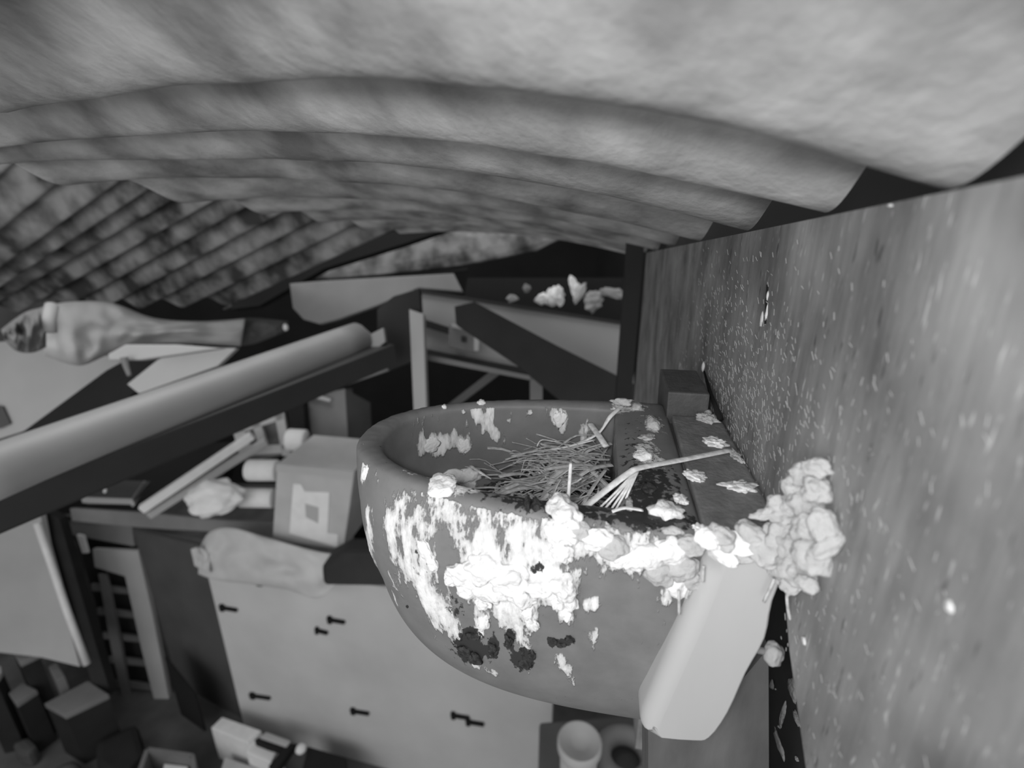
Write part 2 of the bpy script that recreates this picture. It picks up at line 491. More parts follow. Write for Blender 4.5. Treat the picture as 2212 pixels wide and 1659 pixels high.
mk('roof_sheet', *pslab([(480, 668), (640, 592), (830, 520), (960, 470), (1230, 505), (1160, 540), (1000, 572), (820, 592), (640, 606)], [2.4, 2.45, 2.5, 2.6, 2.6, 2.6, 2.55, 2.5, 2.45], 0.02), M_roof2, ceiling)
mk('roof_purlin', *pslab([(500, 640), (640, 580), (870, 492), (960, 470), (980, 490), (880, 524), (700, 580), (560, 660), (500, 668)], 2.2, 0.05), M_black, ceiling)
mk('roof_edge_strip', *pslab([(560, 625), (900, 592), (1010, 578), (1010, 584), (900, 600), (560, 640)], 2.35, 0.02), M_black, ceiling)

# ------------------------------------------------------------------ shed shell
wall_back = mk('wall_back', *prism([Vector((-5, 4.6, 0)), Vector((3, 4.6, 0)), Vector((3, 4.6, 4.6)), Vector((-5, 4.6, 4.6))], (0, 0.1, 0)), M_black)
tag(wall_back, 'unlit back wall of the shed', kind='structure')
floor = mk('floor', *prism([Vector((-5, -0.4, 0)), Vector((3, -0.4, 0)), Vector((3, 4.7, 0)), Vector((-5, 4.7, 0))], (0, 0, -0.1)), M_conc)
tag(floor, 'dusty concrete shed floor', kind='structure')
wall_left = mk('wall_left', *prism([Vector((-4.2, 0.2, 0)), Vector((-4.2, 4.6, 0)), Vector((-4.2, 4.6, 3.4)), Vector((-4.2, 0.2, 3.4))], (-0.1, 0, 0)), mat('dull_render', 0.2, 0.9, 0.2, 2))
tag(wall_left, 'dull rendered shed wall on the left', kind='structure')
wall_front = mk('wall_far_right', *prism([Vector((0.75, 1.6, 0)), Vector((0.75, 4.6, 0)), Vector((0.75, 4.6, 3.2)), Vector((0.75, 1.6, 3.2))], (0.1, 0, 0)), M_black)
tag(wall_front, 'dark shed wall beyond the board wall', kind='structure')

# ------------------------------------------------------------------ nest cup
cup = thing('nest_cup', wl(0.03, 0, -0.147), 'grey half bowl swallow nest cup, splashed white, fixed against the wooden block', 'nest cup')
CC = 0.1471
def ssign(c, e): return math.copysign(abs(c) ** e, c)
def outer_pt(t, q):
    s = (max(0.0, 1 - q ** 3.6)) ** (1 / 3.6) * (1 + 0.02 * math.sin(PI * min(1, q * 2.2)))
    f = min(1, q / 0.14); n = 2.25 + 1.05 * f; A = 0.168 - 0.008 * f; B = 0.069 - 0.0013 * f
    c, si = math.cos(t), math.sin(t)
    return 0.030 + A * s * abs(si) ** (2 / n), -0.014 + 0.0103 * q + B * s * ssign(c, 2 / n), -CC * q
def inner_pt(t, q):
    s = (max(0.0, 1 - (q * 0.93) ** 2.6)) ** (1 / 2.6)
    c, si = math.cos(t), math.sin(t); n = 2.35
    return 0.061 + 0.1235 * s * abs(si) ** (2 / n), -0.0125 + 0.0545 * s * ssign(c, 2 / n), -0.118 * q
NTT, NST = 260, 50
NR = NTT + NST
def ring(fn, q, dz=0.0):
    pts = [fn(PI * j / NTT, q) for j in range(NTT)]
    e0, e1 = fn(PI, q), fn(0, q)
    pts += [tuple(e0[k] + (e1[k] - e0[k]) * j / NST for k in range(3)) for j in range(NST)]
    return [(a, b, z + dz) for a, b, z in pts]
rows = []
NO = 150
for i in range(NO):
    q = 1 - i / (NO - 1); q = 1 - (1 - q) ** 1.15 if q < 1 else 1
    rows.append(('o', ring(outer_pt, q)))
r0, r1 = ring(outer_pt, 0), ring(inner_pt, 0)
for wv, dz in ((0.06, 0.0015), (0.2, 0.0026), (0.4, 0.003), (0.6, 0.003), (0.8, 0.0024), (0.94, 0.0012)):
    rows.append(('r', [tuple(p[k] + (c[k] - p[k]) * wv + (dz if k == 2 else 0) for k in range(3)) for p, c in zip(r0, r1)]))
NI = 70
for i in range(NI):
    rows.append(('i', ring(inner_pt, i / (NI - 1))))
OUT = [(1085, 1235, 95, 80, 0, 0.92), (1030, 1125, 95, 60, 0, 0.42), (1130, 1160, 70, 60, 0, 0.40), (985, 1075, 55, 55, 0, 0.40), (1000, 1045, 50, 26, 0, 0.85),
       (900, 1140, 40, 85, 0, 0.42), (862, 1195, 26, 100, 0, 0.45), (845, 1090, 14, 60, 0, 0.42), (925, 1265, 26, 85, -18, 0.85), (965, 1340, 24, 55, -38, 0.75), (905, 1050, 30, 40, 0, 0.26),
       (1035, 1340, 11, 50, 0, 0.8), (1088, 1320, 22, 50, -10, 0.66), (1140, 1350, 20, 90, 0, 0.85), (1210, 1270, 34, 42, 0, 0.95), (1225, 1320, 14, 36, -15, 0.9), (1165, 1258, 50, 24, 0, 0.92),
       (1212, 1120, 36, 40, 0, 0.9), (1210, 1190, 28, 24, 0, 0.9), (806, 1210, 6, 110, -8, 0.72), (788, 1010, 6, 40, 8, 0.95), (832, 1285, 6, 70, -20, 0.72),
       (1280, 1305, 14, 16, 20, 0.75), (1280, 1375, 8, 38, -8, 0.7), (1228, 1450, 12, 42, -28, 0.72), (1348, 1390, 6, 26, 0, 0.5), (1300, 1235, 70, 18, 15, 0.30), (1240, 1240, 8, 20, -20, 0.7),
       (1400, 1195, 140, 42, 5, 0.72), (1330, 1180, 80, 36, 5, 0.60), (1440, 1275, 36, 36, 0, 0.40), (1045, 1445, 30, 8, 25, 0.6), (800, 1120, 10, 60, 0, 0.36),
       (880, 1150, 60, 120, 0, 0.10), (1060, 1130, 170, 80, 0, 0.12)]
INN = [(930, 965, 32, 26, 10, 0.9), (968, 955, 30, 16, -30, 0.75), (1002, 962, 15, 20, 0, 0.95), (1208, 903, 18, 24, -15, 1.0), (1068, 935, 11, 18, -15, 0.8), (1030, 892, 12, 24, -20, 0.9), (1062, 890, 9, 34, 12, 0.8), (1050, 925, 8, 16, 30, 0.7), (1215, 930, 8, 10, 0, 0.6), (1100, 910, 4, 6, 0, 0.8), (1145, 890, 5, 5, 0, 0.8), (1000, 890, 4, 5, 0, 0.7), (985, 930, 6, 14, 20, 0.7),
       (915, 915, 5, 40, 8, 0.45), (896, 925, 6, 40, 15, 0.4), (1008, 925, 8, 26, -10, 0.42), (1050, 905, 6, 16, 25, 0.5), (1130, 895, 40, 14, 0, 0.28), (1260, 935, 10, 25, 0, 0.6), (1060, 870, 50, 8, 0, 0.4), (960, 900, 60, 40, 0, 0.06), (1310, 945, 30, 40, 0, 0.35)]
TOP = [(1000, 1040, 60, 26, 0, 0.9), (900, 1010, 60, 25, 25, 0.25), (1355, 880, 40, 12, 0, 0.8), (1400, 985, 26, 22, 0, 0.9), (1410, 920, 26, 24, 0, 0.55), (1390, 960, 22, 10, 0, 0.6), (1250, 1130, 90, 14, 5, 0.45), (1440, 1140, 60, 20, 0, 0.4), (1000, 864, 80, 5, 0, 0.35)]
SOIL_O = [(1015, 1400, 36, 30, 20, 0.85), (1066, 1400, 13, 30, 0, 0.8), (1130, 1425, 28, 28, 0, 0.7), (1210, 1388, 30, 10, 0, 0.75), (985, 1310, 22, 22, 0, 0.5), (1020, 1370, 22, 18, 0, 0.6), (1100, 1380, 14, 22, 0, 0.7), (1160, 1225, 18, 12, 0, 0.6), (905, 1220, 30, 40, 0, 0.3), (880, 1310, 3, 4, 0, 0.8), (1030, 1150, 150, 60, 0, 0.12)]
SOIL_T = [(1000, 1030, 200, 40, 18, 0.34), (1250, 1100, 160, 25, 8, 0.6), (1420, 1060, 60, 60, 0, 0.55), (1370, 1000, 50, 120, 0, 0.35), (1450, 1130, 80, 30, 0, 0.5)]
SOIL_I = [(1290, 1060, 90, 50, 0, 0.55)]
def strokes(lst, x, y):
    v = 1.0
    for (cx, cy, rx, ry, an, s) in lst:
        dx, dy = x - cx, y - cy
        if abs(dx) > 2.2 * max(rx, ry) or abs(dy) > 2.2 * max(rx, ry): continue
        if an:
            c_, s_ = math.cos(math.radians(an)), math.sin(math.radians(an)); dx, dy = dx * c_ + dy * s_, -dx * s_ + dy * c_
        e = (dx / rx) ** 2 + (dy / ry) ** 2
        if e < 4.8: v *= 1 - min(0.96, s) * math.exp(-e * e * 0.55)
    return 1 - v
V, wash, soil = [], [], []
for kind, r in rows:
    for (a, b, z) in r:
        p = wl(a, b, z); x, y, d = proj(p)
        if kind == 'o' and b > 0.012: wv, sv = 0.0, 0.0
        else:
            wv = strokes(OUT if kind == 'o' else INN if kind == 'i' else TOP, x, y)
            sv = strokes(SOIL_O if kind == 'o' else SOIL_I if kind == 'i' else SOIL_T, x, y)
        nn = noise.noise(p * 220) * 0.5 + noise.noise(p * 520) * 0.35
        if kind == 'o' and wv > 0.4:
            up = Vector((0, 0, 0)); ctr = wl(0.04, -0.014, z * 0.7)
            p = p + (p - ctr).normalized() * max(0, (min(wv, 1.3) - 0.4) * (0.0012 + 0.0018 * nn))
        if kind == 'r': p = p + Vector((0, 0, 1)) * (0.0006 * nn)
        V.append(p); wash.append(wv); soil.append(sv)
Fc = []
for i in range(len(rows) - 1):
    for j in range(NR):
        Fc.append((i * NR + j, i * NR + (j + 1) % NR, (i + 1) * NR + (j + 1) % NR, (i + 1) * NR + j))
k = (len(rows) - 1) * NR
Fc.append(tuple(range(k, k + NR)))
bowl = mk('bowl', V, Fc, M_bowl, cup, True, attrs={'wash': wash, 'soil': soil})
BV = BVHTree.FromPolygons([tuple(v) for v in V], Fc[:-1])
def on_bowl(x, y):
    r = ray(x, y).normalized(); h = BV.ray_cast(CAM, r)
    if h[0] is None: return P(x, y, 0.3), -r
    n = h[1] if h[1].dot(r) < 0 else -h[1]
    return h[0], n
def lump(x, y, rx, ry, th, seed, m=M_white, nm='dropping', par=None, rough=0.4, roll=0.0, sub=4):
    c, n = on_bowl(x, y); d = proj(c)[2]; k = d / F
    tilt = max(0.45, abs(n.dot(ray(x, y).normalized())))
    return mk(nm, *blob(c + n * th * k * 0.25, n, rx * k, ry * k / (tilt if n.z > 0.6 else 1), th * k, seed, rough, sub=sub, roll=roll), m, par or cup, True)
for i, q in enumerate([(985, 1040, 42, 24, 22), (1010, 1028, 30, 18, 18), (955, 1050, 30, 20, 14), (1215, 1110, 34, 28, 26), (1235, 1150, 24, 22, 20), (1205, 1150, 24, 28, 16), (1215, 1190, 26, 22, 18),
                       (1000, 1240, 34, 26, 18), (1050, 1225, 48, 36, 22), (1100, 1245, 42, 36, 22), (1060, 1270, 44, 26, 20), (1010, 1270, 26, 20, 14), (975, 1250, 14, 16, 12), (1130, 1285, 30, 26, 22),
                       (1165, 1265, 34, 20, 20), (1215, 1262, 30, 30, 26), (1232, 1295, 16, 24, 16), (1205, 1300, 14, 18, 12), (1225, 1325, 16, 16, 10), (1045, 1300, 18, 16, 12), (1140, 1320, 14, 22, 12), (1045, 1345, 12, 24, 8),
                       (1150, 1345, 13, 26, 8), (935, 1215, 12, 22, 8), (920, 1190, 14, 30, 6), (1340, 1195, 26, 30, 18), (1365, 1205, 28, 26, 20)]):
    lump(*q, seed=i + 1, roll=random.uniform(-0.5, 0.5))
for i, q in enumerate([(790, 1020, 8, 16, 4), (1208, 905, 13, 20, 1.5), (932, 962, 20, 16, 1.5), (1002, 965, 12, 18, 1.5), (960, 880, 6, 4, 4), (1040, 870, 9, 5, 4)]):
    lump(*q, seed=i + 50, rough=0.6, sub=3)
for i, q in enumerate([(1005, 1405, 16, 14, 7), (1030, 1420, 16, 16, 8), (1065, 1402, 10, 20, 8), (1022, 1372, 16, 8, 7), (1135, 1435, 14, 12, 7), (1150, 1415, 8, 14, 6), (1192, 1382, 10, 10, 6), (1212, 1392, 10, 5, 5), (1230, 1378, 9, 9, 7), (1100, 1385, 8, 16, 6)]):
    lump(*q, seed=i + 80, m=M_soil, rough=0.7, sub=3)
# shiny dark seeds on the front rim, lumps on the rear rim
for i, q in enumerate([(1140, 1087, 7, 12, 8), (1158, 1090, 9, 13, 8), (1345, 868, 22, 8, 14), (1340, 878, 12, 10, 10), (1375, 880, 14, 7, 8)]):
    lump(*q, seed=i + 120, m=M_soil if i < 2 else M_mud, rough=0.5, sub=3)

# dark nest debris in the bottom of the cup
V, Fc = [], []
for i in range(61):
    for j in range(61):
        u, v = i / 30 - 1, j / 30 - 1
        a = 0.118 + 0.062 * u; b = -0.012 + 0.055 * v
        h = -0.054 + 0.019 * math.exp(-((a - 0.075) / 0.035) ** 2) + 0.008 * math.exp(-((a - 0.105) / 0.03) ** 2 - ((b - 0.02) / 0.03) ** 2)
        h += 0.003 * noise.noise(Vector((a, b, 0)) * 160) + 0.0015 * noise.noise(Vector((a, b, 3)) * 420)
        if u * u + v * v > 1.02: h = -0.075
        V.append((a, b, h))
def fill_h(a, b):
    return -0.054 + 0.019 * math.exp(-((a - 0.075) / 0.035) ** 2) + 0.008 * math.exp(-((a - 0.105) / 0.03) ** 2 - ((b - 0.02) / 0.03) ** 2)
def inside(a, b, z):
    q = min(1, max(0, -z / 0.118)); s = (max(0.0, 1 - (q * 0.93) ** 2.6)) ** (1 / 2.6) * 0.985
    aa = (a - 0.061) / (0.1235 * s); bb = abs((b + 0.0125) / (0.0545 * s))
    return aa >= 0.005 and s > 0.2 and aa ** 2.35 + bb ** 2.35 < 1
Vw = [wl(*p) for p in V]
ok = [inside(p[0], p[1], p[2]) for p in V]
for i in range(60):
    for j in range(60):
        q = i * 61 + j; f = (q, q + 1, q + 62, q + 61)
        if all(ok[x] for x in f): Fc.append(f)
deb = mk('nest_debris', Vw, Fc, mat('crumbly_debris', 0.10, 0.9, 0.9, 500, bump=0.9), None, True)
tag(deb, 'dark crumbly old nest debris lying in the bottom of the grey cup', 'debris', kind='stuff')
# straw lining
V, Fc = [], []
for i in range(360):
    a = 0.066 + abs(random.gauss(0, 0.028)); b = random.gauss(0.002, 0.018)
    z = fill_h(a, b) + random.uniform(0.0, 0.016)
    if not inside(a, b, z): continue
    an = random.gauss(0.42, 0.3) if random.random() < 0.72 else random.uniform(0, PI)
    ln = random.uniform(0.012, 0.046); el = random.gauss(0.08, 0.3)
    dv = Vector((math.cos(an) * math.cos(el), -math.sin(an) * math.cos(el) * 0.8, math.sin(el)))
    q0 = Vector((a, b, z)) - dv * ln / 2; q1 = Vector((a + random.gauss(0, 0.0015), b + random.gauss(0, 0.0015), z + random.uniform(0.001, 0.006))); q2 = Vector((a, b, z)) + dv * ln / 2
    if not (inside(*q0) and inside(*q2)): continue
    v, f = sweep(catmull([wl(*q0), wl(*q1), wl(*q2)], 3), random.choice((0.0004, 0.0006, 0.0008, 0.0010, 0.0019)), 4, 0.25)
    k = len(V); V += v; Fc += [tuple(x + k for x in y) for y in f]
tag(mk('nest_lining', V, Fc, M_straw2), 'tangle of short dry straws lining the right half of the grey cup', 'straw', kind='stuff')

def straw(pts, r, label, m=M_straw, flat=0.4, name='straw', group=None):
    o = mk(name, *sweep(catmull(pts, 5), r, 6, flat, Vector((0, 0, 1))), m, None, True)
    return tag(o, label, 'straw', group)
main = thing('straw_stalk', onz(1370, 1012, RIM + 0.008), 'long bright bent straw leaning from the cup front over the block to the wall', 'straw')
mk('stem', *sweep(catmull([onz(1258, 1100, RIM - 0.004), onz(1310, 1058, RIM + 0.003), onz(1358, 1022, RIM + 0.008), onz(1385, 1010, RIM + 0.009), onz(1480, 992, RIM + 0.007), onz(1580, 972, RIM + 0.004)], 6), 0.0019, 8, 0.4), M_straw, main, True)
for x, y in ((1288, 1104), (1300, 1106), (1316, 1106), (1328, 1104), (1342, 1100)):
    mk('strand', *sweep(catmull([onz(1376 + (x - 1310) * 0.1, 1016, RIM + 0.0075), onz((x + 1372) / 2 + 3, (y + 1016) / 2, RIM + 0.004), onz(x, y, RIM - 0.003)], 4), 0.0006, 5, 0.6), M_straw, main, True)
straw([onz(1230, 965, RIM - 0.020), onz(1290, 938, RIM - 0.010), onz(1318, 900, RIM + 0.001), onz(1345, 876, RIM + 0.004)], 0.0016, 'pale straw rising from the lining to the muddy far rim of the cup')
straw([onz(1275, 915, RIM - 0.009), onz(1292, 938, RIM - 0.009), onz(1310, 965, RIM - 0.011)], 0.0022, 'short broad straw crossing the one that rises to the far rim')
straw([onz(1226, 1092, RIM - 0.001), onz(1230, 1045, RIM + 0.006), onz(1233, 1000, RIM + 0.012)], 0.0008, 'thin upright straw standing behind the near rim lump')
straw([onz(1232, 1046, RIM + 0.005), onz(1246, 1040, RIM + 0.004), onz(1256, 1033, RIM + 0.004)], 0.0005, 'tiny sprig branching off the thin upright straw')
straw([onz(1016, 1006, RIM - 0.022), onz(1040, 1022, RIM - 0.020), onz(1060, 1034, RIM - 0.024)], 0.0011, 'single short straw poking left out of the lining')
straw([onz(1160, 964, RIM - 0.018), onz(1172, 950, RIM - 0.014), onz(1215, 958, RIM - 0.016), onz(1260, 972, RIM - 0.020)], 0.0006, 'thin kinked straw arching along the top of the lining')
straw([onz(1105, 985, RIM - 0.026), onz(1150, 975, RIM - 0.018), onz(1200, 970, RIM - 0.016), onz(1285, 950, RIM - 0.013)], 0.0010, 'long flat straw lying along the back of the lining')
straw([onz(1322, 1105, RIM + 0.0035), onz(1350, 1097, RIM + 0.005), onz(1388, 1102, RIM + 0.0035)], 0.0011, 'short flat white straw lying on the near rim beside the strands')

# ------------------------------------------------------------------ block between cup and wall
brk = thing('nest_bracket', wl(0.015, 0, -0.1), 'wooden block between cup and wall with pale curved end and dark flat top', 'bracket')
prof = [(0.0005, -0.001), (0.0035, -0.020), (0.0034, -0.0376), (0.0076, -0.056), (0.0114, -0.0783), (0.0169, -0.0945), (0.024, -0.0985), (0.043, -0.0996), (0.0465, -0.093), (0.0440, -0.078), (0.0395, -0.056), (0.0350, -0.034), (0.0320, -0.016), (0.0300, -0.001)]
prof = [tuple(v) for v in [(p.x, p.y) for p in catmull([Vector((a, z, 0)) for a, z in prof], 3)]]
def rounded_block(prof, b0, b1, r, seg=5):
    n = len(prof); area2 = sum(prof[i][0] * prof[(i + 1) % n][1] - prof[(i + 1) % n][0] * prof[i][1] for i in range(n))
    sg = 1 if area2 > 0 else -1
    nor = []
    for i in range(n):
        (x0, y0), (x1, y1) = prof[i - 1], prof[(i + 1) % n]
        l = math.hypot(x1 - x0, y1 - y0) or 1; nor.append((sg * (y1 - y0) / l, -sg * (x1 - x0) / l))
    V, Fc = [], []
    for k in range(seg + 2):
        if k <= seg:
            th = PI / 2 * k / seg; ins, b = r * (1 - math.sin(th)), b0 + r * (1 - math.cos(th))
        else: ins, b = 0, b1
        for (a, z), (na, nz_) in zip(prof, nor):
            f = ins * (0.3 if na < 0 else 1.0) * (0.15 if z > -0.004 else 1.0)
            V.append(wl(a - na * f, b, z - nz_ * f))
    for k in range(seg + 1):
        for i in range(n): Fc.append((k * n + i, k * n + (i + 1) % n, (k + 1) * n + (i + 1) % n, (k + 1) * n + i))
    Fc.append(tuple(range(n))); Fc.append(tuple(range((seg + 1) * n, (seg + 2) * n)))
    return V, Fc
bo = mk('block_body', *rounded_block(prof, -0.0885, 0.031, 0.0075), M_bare, brk, True)
for pl in bo.data.polygons: pl.use_smooth = len(pl.vertices) == 4
mk('block_top', *prism([wl(a, b, -0.001) for a, b in ((0.0010, -0.0870), (0.0305, -0.0870), (0.0285, 0.034), (0.0010, 0.034))], (0, 0, 0.004)), M_block, brk, bevel=0.0012)
mk('rear_block', *prism([wl(a, 0.036, z) for a, z in ((0.007, -0.04), (0.030, -0.04), (0.0315, 0.0165), (0.0080, 0.0165))], E2 * 0.046), mat('dark_rear_block', 0.10, 0.6, 0.2, 120, bump=0.2, bscale=400), brk, bevel=0.0012)
def topblob(x, y, rx, ry, th, seed, m=M_mud, z=0.0035):
    c = onz(x, y, RIM + z); d = proj(c)[2]; k = d / F
    return mk('dropping', *blob(c, (0, 0, 1), rx * k, ry * k / 0.5, th * k * 0.55, seed, 0.7, 2.2, sub=4), m, brk, True)
for i, q in enumerate([(1530, 905, 22, 12, 22), (1545, 955, 24, 10, 12), (1500, 1028, 20, 12, 8), (1600, 1050, 32, 10, 9), (1470, 1078, 14, 9, 10), (1512, 1140, 14, 6, 8), (1590, 985, 9, 14, 10)]):
    topblob(*q, seed=i + 200, m=(M_mud if i in (0, 6) else M_white))
for i, q in enumerate([(1410, 918, 16, 12, 12), (1388, 985, 20, 11, 10), (1398, 946, 18, 6, 5), (1440, 1108, 34, 16, 16), (1452, 1148, 26, 8, 9), (1360, 1090, 30, 4, 3), (1400, 1055, 16, 12, 6)]):
    lump(*q, seed=i + 220, m=(M_soil if i == 6 else M_white if i in (1, 3) else M_mud), sub=3, rough=0.55)

# mud ledge built along the near edge and up the wall
led = thing('mud_ledge', wl(0.012, -0.094, -0.03), 'lumpy pale mud ledge along the near rim, block end and wall', 'mud')
LP = [(1255, 1150, 26, 22), (1290, 1165, 34, 26), (1325, 1185, 32, 28), (1395, 1200, 34, 34), (1425, 1235, 32, 36), (1450, 1190, 34, 32), (1475, 1225, 34, 34), (1465, 1265, 28, 30), (1490, 1180, 30, 26),
      (1500, 1250, 24, 26), (1530, 1165, 30, 22), (1560, 1160, 32, 24), (1595, 1175, 34, 24), (1625, 1155, 36, 24), (1560, 1195, 36, 18), (1610, 1195, 36, 20), (1650, 1190, 38, 34), (1685, 1165, 40, 38),
      (1690, 1215, 40, 38), (1725, 1230, 40, 36), (1720, 1180, 44, 40), (1760, 1200, 40, 40), (1755, 1150, 40, 36), (1780, 1140, 30, 40), (1720, 1125, 40, 32), (1690, 1105, 34, 30), (1740, 1090, 34, 30),
      (1730, 1060, 36, 30), (1765, 1060, 30, 28), (1745, 1025, 36, 28), (1765, 1010, 28, 22), (1655, 1110, 22, 12), (1640, 1115, 20, 8), (1675, 1085, 16, 16), (1710, 1260, 26, 20), (1745, 1262, 24, 18), (1690, 1245, 24, 16), (1785, 1180, 20, 40)]
for i, (x, y, rx, ry) in enumerate(LP):
    if x < 1520:
        c, n = on_bowl(x, y); 
        if proj(c)[2] > 0.27: c, n = on_b(x, y, -0.089), -E2
        c = c - ray(x, y).normalized() * 0.002; n = (n - E2).normalized()
    else:
        c = on_b(x, y, -0.091 if x > 1640 or y < 1150 else -0.0885); n = (-E2 * 0.8 + E1 * 0.4 + Vector((0, 0, 0.4))).normalized()
        if x > 1640: 
            aa = loc(c)[0]
            if aa < 0.004: c = on_a(x, y, 0.004)
    k = proj(c)[2] / F
    white = x < 1500 and i % 2 == 1 or 1520 < x < 1640 and i % 2 == 0
    mk('mud_pellet', *blob(c, n, rx * k, ry * k, 0.7 * min(rx, ry) * k, 300 + i, 0.32, 1.5, sub=4, roll=random.uniform(-0.6, 0.6)), M_white if white else M_mud, led, True)
for pts in ([(1706, 1265), (1700, 1290), (1704, 1325), (1708, 1338)], [(1733, 1265), (1730, 1290), (1726, 1310)], [(1726, 1320), (1732, 1350), (1738, 1368)], [(1702, 1285), (1720, 1276), (1738, 1270)], [(1466, 1275), (1467, 1300), (1467, 1326)], [(1488, 1275), (1484, 1285), (1482, 1292)], [(1672, 1250), (1668, 1262), (1650, 1300)], [(1748, 1262), (1752, 1275), (1754, 1284)], [(1520, 1222), (1519, 1240), (1518, 1256)]):
    mk('dangling_straw', *sweep(catmull([on_b(x, y, -0.0935) for x, y in pts], 3), 0.0006, 5), M_straw2, led, True)

# pale knob on a short stalk beside the bracket
kn = thing('round_headed_peg', on_b(1660, 1415, -0.085), 'small pale round headed peg sticking out right of the bracket', 'peg')
mk('head', *blob(on_b(1671, 1412, -0.086), (-0.3, -0.9, 0.1), 0.0036, 0.0052, 0.004, 4, 0.2), M_pale, kn, True)
mk('stalk', *sweep([on_b(1618, 1400, -0.084), on_b(1645, 1405, -0.085), on_b(1668, 1412, -0.086)], 0.0015, 8), M_mid, kn, True)
# dark sliver added for the shadow gap between block and wall
gapsh = thing('shadow_sliver', wl(0.002, 0.1, 0.0), 'thin dark sliver with pale tip, put in for the shadow gap between block and wall', 'shadow')
mk('shadow_wedge', *sweep([on_a(1556, 905, 0.0035), on_a(1534, 848, 0.0035), on_a(1521, 802, 0.0035)], 0.0012, 6, taper=[1.5, 1.0, 0.5]), M_black, gapsh, True)
mk('tip', *blob(on_a(1519, 793, 0.003), E1, 0.0022, 0.0033, 0.001, 3, 0.2, sub=3), M_paper, gapsh, True)

# post under the bracket
post = thing('wooden_post', wl(0.03, -0.03, -0.5), 'broad grey wooden post standing under the pale bracket end', 'post')
mk('post_face', *prism([on_b(1400, 1575, -0.06), on_b(1560, 1520, -0.06), on_b(1660, 1400, -0.06), on_b(1662, 1900, -0.06), on_b(1400, 1900, -0.06)], E2 * 0.045), mat('worn_grey_post', 0.14, 0.7, 0.25, 60, (1, 1, 0.3), bump=0.2), post)

# ------------------------------------------------------------------ roof truss behind the cup
tr = thing('steel_rafter', P(400, 870, 1.0), 'thick round grey steel rafter slanting across the left half', 'rafter')
pa, pb = P(-120, 1068, 0.72), P(775, 735, 1.32)
mk('tube', *sweep([pa.lerp(pb, i / 12) for i in range(13)], 0.046, 32), M_steel, tr, True)
mk('shade_bar', *bar(pa + Vector((0.0, 0.012, -0.046)), P(830, 742, 1.34) + Vector((0, 0, -0.022)), 0.088, 0.056), M_steeld, tr, bevel=0.006)  # dark bar added as the shaded underside of the round tube
mk('end_lug', *pslab([(776, 700), (800, 722), (828, 708), (832, 738), (800, 765), (772, 760)], 1.30, 0.02), M_steel, tr)
tru = thing('roof_truss', P(890, 860, 1.42), 'dark timber roof truss with pale king post behind the cup', 'truss')
mk('gusset', *pslab([(815, 668), (850, 640), (905, 624), (908, 672), (884, 672), (892, 780), (840, 800), (815, 760)], 1.40, 0.04), M_dark, tru)
mk('king_post', *pslab([(884, 668), (914, 678), (935, 1300), (912, 1300)], 1.38, 0.04), M_pale, tru)
mk('right_rafter', *pslab([(982, 662), (1025, 652), (1200, 745), (1375, 832), (1560, 920), (1560, 1060), (1240, 890), (1120, 790), (985, 700)], 1.36, 0.06), M_dark, tru)
mk('tie_bar', *pslab([(912, 764), (1150, 812), (1150, 822), (912, 776)], 1.44, 0.02), M_mid, tru)
mk('brace', *pslab([(1062, 800), (1080, 808), (925, 925), (910, 918)], 1.46, 0.02), M_midd, tru)
mk('strut', *pslab([(1145, 806), (1172, 812), (1172, 1250), (1148, 1250)], 1.44, 0.03), M_mid, tru)
mk('brace', *pslab([(905, 768), (905, 778), (700, 848), (700, 838)], 1.44, 0.02), M_mid, tru)
pn = thing('plywood_sheet', P(1130, 800, 1.6), 'flat light grey plywood sheet wedged behind the dark sloping rafter', 'panel')
mk('sheet', *pslab([(900, 632), (1000, 644), (1365, 704), (1370, 850), (1240, 850), (1160, 802), (1010, 776), (900, 756)], 1.60, 0.02), M_panel, pn)
mk('top_lip', *pslab([(895, 624), (1000, 640), (1368, 698), (1368, 705), (1000, 647), (895, 631)], 1.59, 0.05), M_dark, pn)
mk('crossbar', *pslab([(905, 686), (985, 712), (985, 726), (905, 702)], 1.58, 0.03), M_dark, pn)
mk('lower_lip', *pslab([(912, 752), (1010, 772), (1160, 800), (1160, 810), (1010, 785), (912, 764)], 1.57, 0.04), M_dark, pn)
hk = thing('wall_switch', P(1000, 725, 1.55), 'small pale switch box with worn paint hanging under the rafter end', 'switch')
mk('box', *pslab([(970, 700), (1030, 716), (1025, 762), (968, 750)], 1.55, 0.03), M_mid, hk, bevel=0.003)
mk('lip', *pslab([(975, 698), (1005, 700), (1035, 722), (1034, 758), (1024, 758), (1024, 728), (1000, 712), (975, 706)], 1.535, 0.012), M_pale, hk)
mk('button', *pslab([(996, 726), (1006, 728), (1006, 740), (996, 738)], 1.54, 0.008), M_dark, hk)
